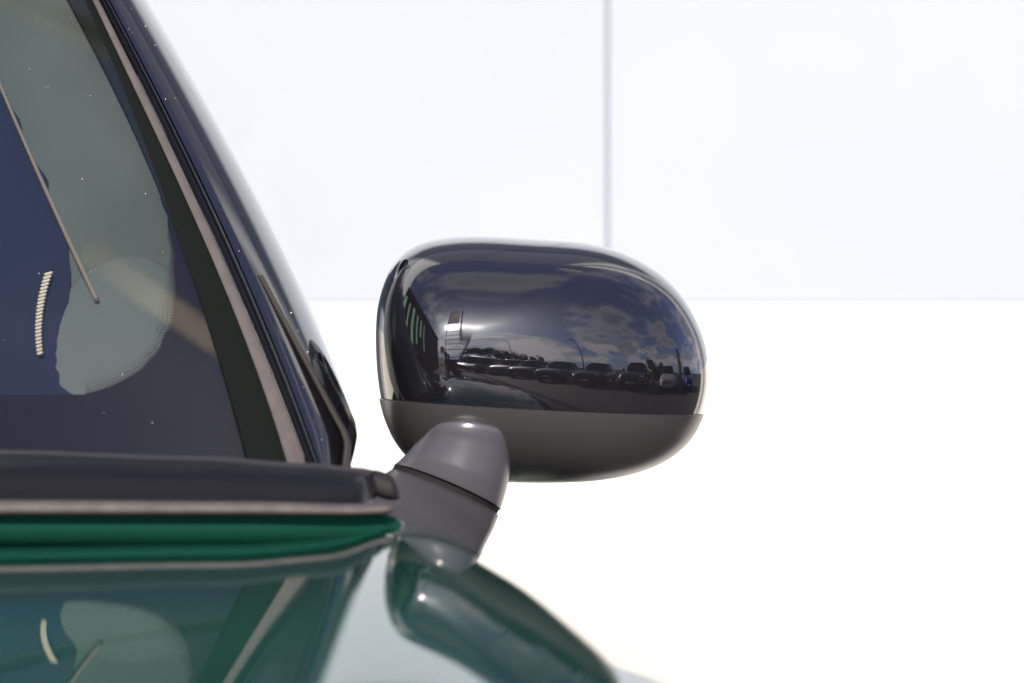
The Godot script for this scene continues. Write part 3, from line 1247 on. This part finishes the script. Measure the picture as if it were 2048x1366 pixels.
func build_car_park() -> void:
	var black := paint("paint_black", lin(0.012, 0.012, 0.014))
	var grey := paint("paint_grey", lin(0.05, 0.052, 0.058))
	var white := paint("paint_white", lin(0.62, 0.62, 0.62))
	var silver := paint("paint_silver", lin(0.3, 0.31, 0.33))
	var blue := paint("paint_blue", lin(0.012, 0.03, 0.25))
	var list := [
		[104, 8.6, blue, "blue car parked at the right end of the row reflected in the mirror shell", 1.05],
		[80, 7.4, white, "white car between the bush and the grey charging post in the reflection", 1.05],
		[55, 7.6, black, "black car parked straight left of the green bush in the reflection", 1.1],
		[34.5, 9.3, black, "black car parked beside the curved street lamp in the reflection", 1.0],
		[21, 12.0, grey, "dark grey car left of the street lamp in the reflected row", 1.0],
		[13.2, 15.4, black, "black car parked mid way along the reflected row, before the far trees", 1.0],
		[8.4, 19.0, silver, "silver car parked far along the reflected row", 1.0],
		[5.2, 23.0, black, "black car parked near the far left end of the reflected row", 1.0],
		[2.4, 21.0, grey, "dark grey car parked by the sign tower in the reflection", 1.0],
	]
	for c in list:
		var at := around(c[0], c[1])
		var look_at_ := (Vector3(-1.0, 0, -1.0) - at).normalized()
		var n := Vector3(-0.87, 0, -0.5)
		car_model(c[2], c[3], at, (look_at_ * 0.5 + n * 0.5).normalized(), c[4])
	# palisade fence behind the row
	var f := thing("palisade_fence", "dark steel palisade fence behind the reflected row of parked cars", "fence", Vector3(12, 0, 12))
	var pts := [around(118, 16.0), around(80, 14.0), around(54, 14.5), around(33, 18.0), around(20, 24.0), around(12, 33.0), around(5, 46.0)]
	var pales := []
	for i in pts.size() - 1:
		var a: Vector3 = pts[i]
		var b: Vector3 = pts[i + 1]
		var n := int(a.distance_to(b) / 0.42)
		for k in n:
			var p := a.lerp(b, float(k) / n)
			pales.append(tube([p, p + Vector3(0, 1.75, 0), p + Vector3(0, 1.95, 0)], [0.022, 0.022, 0.005], 4))
		for y in [0.35, 1.0]:
			part("rail", tube([a + Vector3(0, y, 0), b + Vector3(0, y, 0)], [0.018, 0.018], 6), "dark_steel", f, -f.position)
	var pl := part("pales", joined(pales), "dark_steel", f, -f.position)
	pl.set_meta("kind", "stuff")
	# sign tower
	var t := thing("sign_tower", "tall steel lattice sign tower with a grey panel at its top", "sign", around(-1.95, 25.0))
	for x in [-0.92, 0.92]:
		for z in [0.0, 0.7]:
			part("post", tube([Vector3(x, 0, z), Vector3(x, 19.6, z)], [0.065, 0.065], 8), "dark_steel", t)
	for k in 7:
		for z in [0.0, 0.7]:
			part("rung", tube([Vector3(-0.92, 1.5 + k * 1.4, z), Vector3(0.92, 1.5 + k * 1.4, z)], [0.045, 0.045], 6), "dark_steel", t)
	for k in 2:
		part("sign_panel", box(Vector3(1.5, 3.8, 0.05), Vector3(-0.1, 13.75 + k * 3.86, 0.35), 0.012), "sign_face", t)
	part("emblem", squashed(Vector3(0.42, 0.24, 0.03), Vector3(-0.1, 18.6, 0.32)), "black_matte", t)
	# dark showroom along the left side
	var sr := thing("showroom", "long dark showroom with tall glowing pale windows left of the car, seen in the mirror shell", "building", Vector3(-7.0, 0, 5.0))
	part("wall", box(Vector3(4.0, 4.5, 21.0), Vector3(0, 2.25, 0), 0.03), "cladding", sr)
	part("roof", box(Vector3(4.8, 0.22, 21.6), Vector3(0.2, 4.61, 0), 0.02), "dark_steel", sr)
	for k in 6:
		var wn := part("glow_window", box(Vector3(0.06, [2.6, 1.7, 2.9, 2.2, 1.5, 2.4][k], [0.5, 0.34, 0.6, 0.4, 0.5, 0.36][k]), Vector3(2.01, [2.6, 2.9, 2.4, 2.5, 2.8, 2.3][k], -9.6 + k * 1.25), 0.01), "window_glow", sr)
		part("frame", box(Vector3(0.08, 0.06, 0.8), Vector3(2.02, 0.95, -9.6 + k * 1.25), 0.01), "steel", wn)
	# lamps
	for q in [[28.0, 15.0, 3.2, "curved street lamp behind the reflected parked cars"], [8.0, 36.0, 6.0, "tall thin street lamp beyond the far reflected trees"], [128.0, 7.5, 4.2, "street lamp at the right rim of the reflection"]]:
		var l := thing("street_lamp", q[3], "street lamp", around(q[0], q[1]), "lamps round the car park")
		var hh: float = q[2] + 1.0
		var pp := []
		var rr := []
		for k in 12:
			var u := k / 11.0
			pp.append(Vector3(-0.5 * pow(u, 5.0), hh * (u - 0.02 * pow(u, 6.0)), 0))
			rr.append(0.07 - 0.035 * u)
		part("pole", tube(pp, rr), "dark_steel", l)
		part("lamp_head", box(Vector3(0.6, 0.08, 0.2), Vector3(-0.75, hh * 0.98, 0), 0.02), "dark_steel", l)
	# charging post and signs at the right
	var ch := thing("charging_post", "tall pale grey charging post in front of the blue car in the reflection", "charging post", around(94, 7.2))
	part("cabinet", box(Vector3(0.55, 2.6, 0.4), Vector3(0, 1.3, 0), 0.03), "panel_grey", ch)
	part("screen", box(Vector3(0.3, 0.3, 0.02), Vector3(0, 1.6, -0.205), 0.004), "tinted", ch)
	part("plinth", box(Vector3(0.7, 0.12, 0.55), Vector3(0, 0.06, 0), 0.02), "steel", ch)
	for q in [[91.5, 7.6, 3.4], [96.5, 7.0, 3.9]]:
		var pst := thing("flag_post", "dark banner post %s the pale charging post" % ["just left of" if q[2] < 3.5 else "just right of"], "post", around(q[0], q[1]), "banner posts by the charging post")
		part("pole", tube([Vector3.ZERO, Vector3(0, q[2], 0)], [0.045, 0.035], 8), "dark_steel", pst)
		part("banner", box(Vector3(0.22, 1.3, 0.03), Vector3(0.15, q[2] - 0.75, 0), 0.006), "sign_face", pst)
	# trees
	var azs := [-9.0, -7.0, 0.8, 2.2, 3.6, 5.0, 6.4, 7.8, 9.2, 10.8, 12.5, 14.2]
	for k in azs.size():
		var d := 42.0 + 3.0 * k
		tree(around(azs[k], d), 4.9 + rng.randf_range(-0.5, 0.7), TREE_LABELS[k], "trees beyond the car park")
	for q in [[66.0, 9.8, 2.3], [72.0, 10.2, 2.0]]:
		bush(around(q[0], q[1]), q[2], "green bush growing by the fence %s the reflected white car" % ["left of" if q[0] < 68 else "behind"])


func leaf_cloud(center: Vector3, rad: Vector3, count: int, size: float) -> ArrayMesh:
	var V := PackedVector3Array()
	var I := PackedInt32Array()
	var N := PackedVector3Array()
	var lumps := []
	for k in 9:
		lumps.append([Vector3(rng.randf_range(-0.6, 0.6), rng.randf_range(-0.55, 0.6), rng.randf_range(-0.6, 0.6)), rng.randf_range(0.3, 0.5)])
	for k in count:
		var l: Array = lumps[k % 9]
		var d := Vector3(rng.randfn(), rng.randfn(), rng.randfn()).normalized() * pow(rng.randf(), 0.4)
		var c: Vector3 = center + (l[0] + d * l[1]) * rad
		var a := Vector3(rng.randfn(), rng.randfn(), rng.randfn()).normalized()
		var b := a.cross(Vector3(rng.randfn(), rng.randfn(), rng.randfn())).normalized()
		var s := size * rng.randf_range(0.6, 1.3)
		var at := V.size()
		V.append_array([c - a * s, c + b * s * 0.6, c + a * s, c - b * s * 0.6])
		var n := a.cross(b)
		N.append_array([n, n, n, n])
		I.append_array([at, at + 2, at + 1, at, at + 3, at + 2])
	return to_mesh(V, I)


const TREE_LABELS := ["round dark tree farthest left of the reflected sign tower", "round dark tree just left of the reflected sign tower", "first small round tree right of the reflected sign tower", "second small tree right of the reflected sign tower", "third small tree right of the reflected sign tower", "fourth small tree right of the reflected sign tower", "fifth small tree right of the reflected sign tower", "sixth small tree right of the reflected sign tower", "fourth small tree from the right end of the reflected tree row", "third small tree from the right end of the reflected tree row", "second small tree from the right end of the reflected tree row", "last small tree at the right end of the reflected tree row"]

func tree(at: Vector3, h: float, label: String, group: String) -> void:
	var o := thing("tree", label, "tree", at, group)
	var pts := [Vector3.ZERO, Vector3(0.05, h * 0.3, 0), Vector3(-0.03, h * 0.55, 0.05), Vector3(0, h * 0.85, 0)]
	part("trunk", tube(pts, [0.13, 0.1, 0.07, 0.02], 8), "bark", o)
	part("crown", leaf_cloud(Vector3(0, h * 0.72, 0), Vector3(h * 0.34, h * 0.36, h * 0.34), 900, 0.17), "leaf", o)


func bush(at: Vector3, h: float, label: String) -> void:
	var o := thing("bush", label, "bush", at, "bushes by the fence")
	for k in 3:
		part("stem", tube([Vector3(0.1 * k - 0.1, 0, 0), Vector3(0.3 * k - 0.3, h * 0.6, 0.1 * k)], [0.04, 0.015], 6), "bark", o)
	part("foliage", leaf_cloud(Vector3(0, h * 0.52, 0), Vector3(h * 0.55, h * 0.5, h * 0.45), 1400, 0.11), "leaf_light", o)


# ------------------------------------------------------------------ people
func blob(bones: Array, cell: float) -> ArrayMesh:
	var lo := Vector3.ONE * 1e9
	var hi := -lo
	for b in bones:
		var r := maxf(b[2], b[3]) + 0.06
		for e in 2:
			lo = lo.min(b[e] - Vector3.ONE * r)
			hi = hi.max(b[e] + Vector3.ONE * r)
	var n := Vector3i(((hi - lo) / cell).ceil()) + Vector3i.ONE
	var F := PackedFloat32Array()
	F.resize(n.x * n.y * n.z)
	F.fill(1.0)
	for b in bones:
		var a: Vector3 = b[0]
		var c: Vector3 = b[1]
		var r := maxf(b[2], b[3]) + 0.05
		var p0 := Vector3i(((a.min(c) - Vector3.ONE * r - lo) / cell).floor()).max(Vector3i.ZERO)
		var p1 := Vector3i(((a.max(c) + Vector3.ONE * r - lo) / cell).ceil()).min(n - Vector3i.ONE)
		var ac := c - a
		var l2 := maxf(ac.length_squared(), 1e-9)
		var kk := 0.03 if cell > 0.008 else 0.006
		for z in range(p0.z, p1.z + 1):
			for y in range(p0.y, p1.y + 1):
				for x in range(p0.x, p1.x + 1):
					var p := lo + Vector3(x, y, z) * cell
					var t := clampf((p - a).dot(ac) / l2, 0, 1)
					var d: float = p.distance_to(a + ac * t) - lerpf(b[2], b[3], t)
					var i := (z * n.y + y) * n.x + x
					var h := maxf(kk - absf(F[i] - d), 0.0) / kk
					F[i] = minf(F[i], d) - h * h * kk * 0.25
	var id := PackedInt32Array()
	id.resize(F.size())
	id.fill(-1)
	var V := PackedVector3Array()
	var off := [0, 1, n.x, n.x + 1, n.x * n.y, n.x * n.y + 1, n.x * n.y + n.x, n.x * n.y + n.x + 1]
	var edges := [[0, 1], [2, 3], [4, 5], [6, 7], [0, 2], [1, 3], [4, 6], [5, 7], [0, 4], [1, 5], [2, 6], [3, 7]]
	for z in n.z - 1:
		for y in n.y - 1:
			for x in n.x - 1:
				var i := (z * n.y + y) * n.x + x
				var s := 0
				for k in 8:
					if F[i + off[k]] < 0:
						s += 1
				if s == 0 or s == 8:
					continue
				var sum := Vector3.ZERO
				var cnt := 0
				for e in edges:
					var f0 := F[i + off[e[0]]]
					var f1 := F[i + off[e[1]]]
					if (f0 < 0) != (f1 < 0):
						var t := f0 / (f0 - f1)
						var q0 := Vector3(e[0] & 1, (e[0] >> 1) & 1, e[0] >> 2)
						var q1 := Vector3(e[1] & 1, (e[1] >> 1) & 1, e[1] >> 2)
						sum += q0.lerp(q1, t)
						cnt += 1
				id[i] = V.size()
				V.append(lo + (Vector3(x, y, z) + sum / cnt) * cell)
	var I := PackedInt32Array()
	var step := [1, n.x, n.x * n.y]
	for z in range(1, n.z - 1):
		for y in range(1, n.y - 1):
			for x in range(1, n.x - 1):
				var i := (z * n.y + y) * n.x + x
				for ax in 3:
					if (F[i] < 0) == (F[i + step[ax]] < 0):
						continue
					var u: int = step[(ax + 1) % 3]
					var v: int = step[(ax + 2) % 3]
					var a := id[i]
					var b := id[i - u]
					var c := id[i - u - v]
					var d := id[i - v]
					if a < 0 or b < 0 or c < 0 or d < 0:
						continue
					if F[i] < 0:
						I.append_array([a, b, c, a, c, d])
					else:
						I.append_array([a, c, b, a, d, c])
	if volume(V, I) < 0:
		flip(I)
	return to_mesh(V, I)


func hand_bones(w: Vector3, f: Vector3, side: Vector3, curl: Vector3) -> Array:   # wrist, pointing, across (towards the thumb), the way the fingers close
	var b := []
	for k in 4:
		var base := w + f * 0.085 + side * (0.03 - 0.02 * k)
		b.append([w + side * (0.012 - 0.008 * k), base, 0.014, 0.011])
		var l: float = [0.040, 0.045, 0.042, 0.033][k]
		var m1 := base + (f * 0.8 + curl * 0.6).normalized() * l
		var m2 := m1 + (f * 0.3 + curl).normalized() * l * 0.65
		var m3 := m2 + (curl - f * 0.3).normalized() * l * 0.5
		b.append([base, m1, 0.0095, 0.0088])
		b.append([m1, m2, 0.0088, 0.008])
		b.append([m2, m3, 0.008, 0.007])
	var t0 := w + f * 0.03 + side * 0.028
	var t1 := t0 + (side + f).normalized() * 0.04
	b.append([w, t0, 0.016, 0.013])
	b.append([t0, t1, 0.012, 0.0105])
	b.append([t1, t1 + (f + curl * 0.4).normalized() * 0.032, 0.0105, 0.009])
	return b


func head_parts(o: Node3D, c: Vector3) -> void:   # a head facing -z
	var b := [[c + Vector3(0, 0.02, 0.015), c + Vector3(0, 0.035, -0.005), 0.088, 0.083], [c + Vector3(0, -0.05, -0.03), c + Vector3(0, -0.07, -0.045), 0.055, 0.038], [c + Vector3(0, 0.0, -0.088), c + Vector3(0, -0.03, -0.108), 0.009, 0.013], [c + Vector3(0, -0.14, 0.03), c + Vector3(0, -0.04, 0.02), 0.055, 0.052]]
	for s in [-1, 1]:
		b.append([c + Vector3(0.085 * s, 0.015, 0.015), c + Vector3(0.085 * s, -0.02, 0.01), 0.016, 0.012])
		b.append([c + Vector3(0.02 * s, -0.056, -0.083), c + Vector3(0, -0.056, -0.088), 0.007, 0.008])
	var h := part("head", blob(b, 0.006), "skin", o)
	for s in [-1, 1]:
		part("eye", squashed(Vector3(0.012, 0.007, 0.006), c + Vector3(0.032 * s, 0.005, -0.083)), "hair", h)
	part("hair", blob([[c + Vector3(0, 0.045, 0.03), c + Vector3(0, 0.06, -0.01), 0.09, 0.082], [c + Vector3(0, -0.03, 0.06), c + Vector3(0, 0.03, 0.05), 0.06, 0.075]], 0.01), "hair", o)


func build_people() -> void:
	# crouching photographer
	var o := thing("person", "person in dark clothes kneeling with a camera, reflected beside the sign tower", "person", Vector3(-0.3, 0, 5.0))
	var z0 := Vector3(0, 0, 0)
	var b := [[Vector3(-0.07, 0.60, 0.05), Vector3(0.07, 0.60, 0.05), 0.13, 0.13], [Vector3(0, 0.62, 0.05), Vector3(0, 0.95, -0.02), 0.14, 0.155], [Vector3(-0.13, 1.03, -0.03), Vector3(0.13, 1.03, -0.03), 0.085, 0.085], [Vector3(0, 1.0, -0.02), Vector3(0, 1.14, -0.05), 0.1, 0.06]]
	b.append_array([[Vector3(0.1, 0.58, 0.03), Vector3(0.15, 0.52, -0.38), 0.1, 0.068], [Vector3(0.15, 0.52, -0.38), Vector3(0.15, 0.1, -0.33), 0.062, 0.045], [Vector3(0.15, 0.05, -0.28), Vector3(0.15, 0.045, -0.5), 0.045, 0.038]])
	b.append_array([[Vector3(-0.1, 0.56, 0.05), Vector3(-0.14, 0.085, -0.02), 0.1, 0.07], [Vector3(-0.14, 0.08, 0.0), Vector3(-0.14, 0.07, 0.4), 0.062, 0.045], [Vector3(-0.14, 0.08, 0.42), Vector3(-0.14, 0.05, 0.5), 0.042, 0.035]])
	for s in [-1, 1]:
		b.append([Vector3(0.18 * s, 1.03, -0.03), Vector3(0.24 * s, 0.78, -0.12), 0.06, 0.047])
		b.append([Vector3(0.24 * s, 0.78, -0.12), Vector3(0.085 * s, 0.97, -0.36), 0.045, 0.033])
	part("clothed_body", blob(b, 0.018), "cloth_dark", o)
	head_parts(o, Vector3(0, 1.24, -0.10))
	for s in [-1, 1]:
		var wv := Vector3(0.085 * s, 0.97, -0.36)
		part("hand", blob(hand_bones(wv, Vector3(-0.1 * s, 0.55, -0.8).normalized(), Vector3(0, 0.8, 0.55).normalized(), Vector3(-s, 0, 0)), 0.005), "skin", o)
	var c := thing("camera_body", "black camera held up by the kneeling person in the reflection", "camera", Vector3(-0.3, 0.99, 4.57))
	part("housing", box(Vector3(0.12, 0.095, 0.06), Vector3(0, 0.05, 0.03), 0.008), "black_matte", c)
	part("lens_barrel", tube([Vector3(0, 0.05, 0.005), Vector3(0, 0.05, -0.09)], [0.036, 0.04], 24), "black_matte", c)
	# second person standing further back
	var p := thing("person", "person in dark clothes standing beyond the kneeling person", "person", around(-4.2, 8.2))
	var q := [[Vector3(-0.08, 0.92, 0), Vector3(0.08, 0.92, 0), 0.12, 0.12], [Vector3(0, 0.95, 0), Vector3(0, 1.3, 0.01), 0.13, 0.15], [Vector3(-0.14, 1.38, 0), Vector3(0.14, 1.38, 0), 0.08, 0.08], [Vector3(0, 1.35, 0), Vector3(0, 1.5, -0.01), 0.09, 0.06]]
	for s in [-1, 1]:
		q.append([Vector3(0.09 * s, 0.9, 0), Vector3(0.11 * s, 0.5, -0.02), 0.095, 0.065])
		q.append([Vector3(0.11 * s, 0.5, -0.02), Vector3(0.12 * s, 0.1, 0.02), 0.062, 0.042])
		q.append([Vector3(0.12 * s, 0.05, 0.05), Vector3(0.13 * s, 0.04, -0.15), 0.045, 0.036])
		q.append([Vector3(0.19 * s, 1.38, 0), Vector3(0.25 * s, 1.1, 0.02), 0.058, 0.045])
		q.append([Vector3(0.25 * s, 1.1, 0.02), Vector3(0.24 * s, 0.86, -0.06), 0.043, 0.032])
	part("clothed_body", blob(q, 0.018), "cloth_jeans", p)
	head_parts(p, Vector3(0, 1.62, -0.03))
	for s in [-1, 1]:
		part("hand", blob(hand_bones(Vector3(0.24 * s, 0.86, -0.06), Vector3(0, -1, -0.1).normalized(), Vector3(0, 0.1, -1), Vector3(-s, 0, 0)), 0.005), "skin", p)
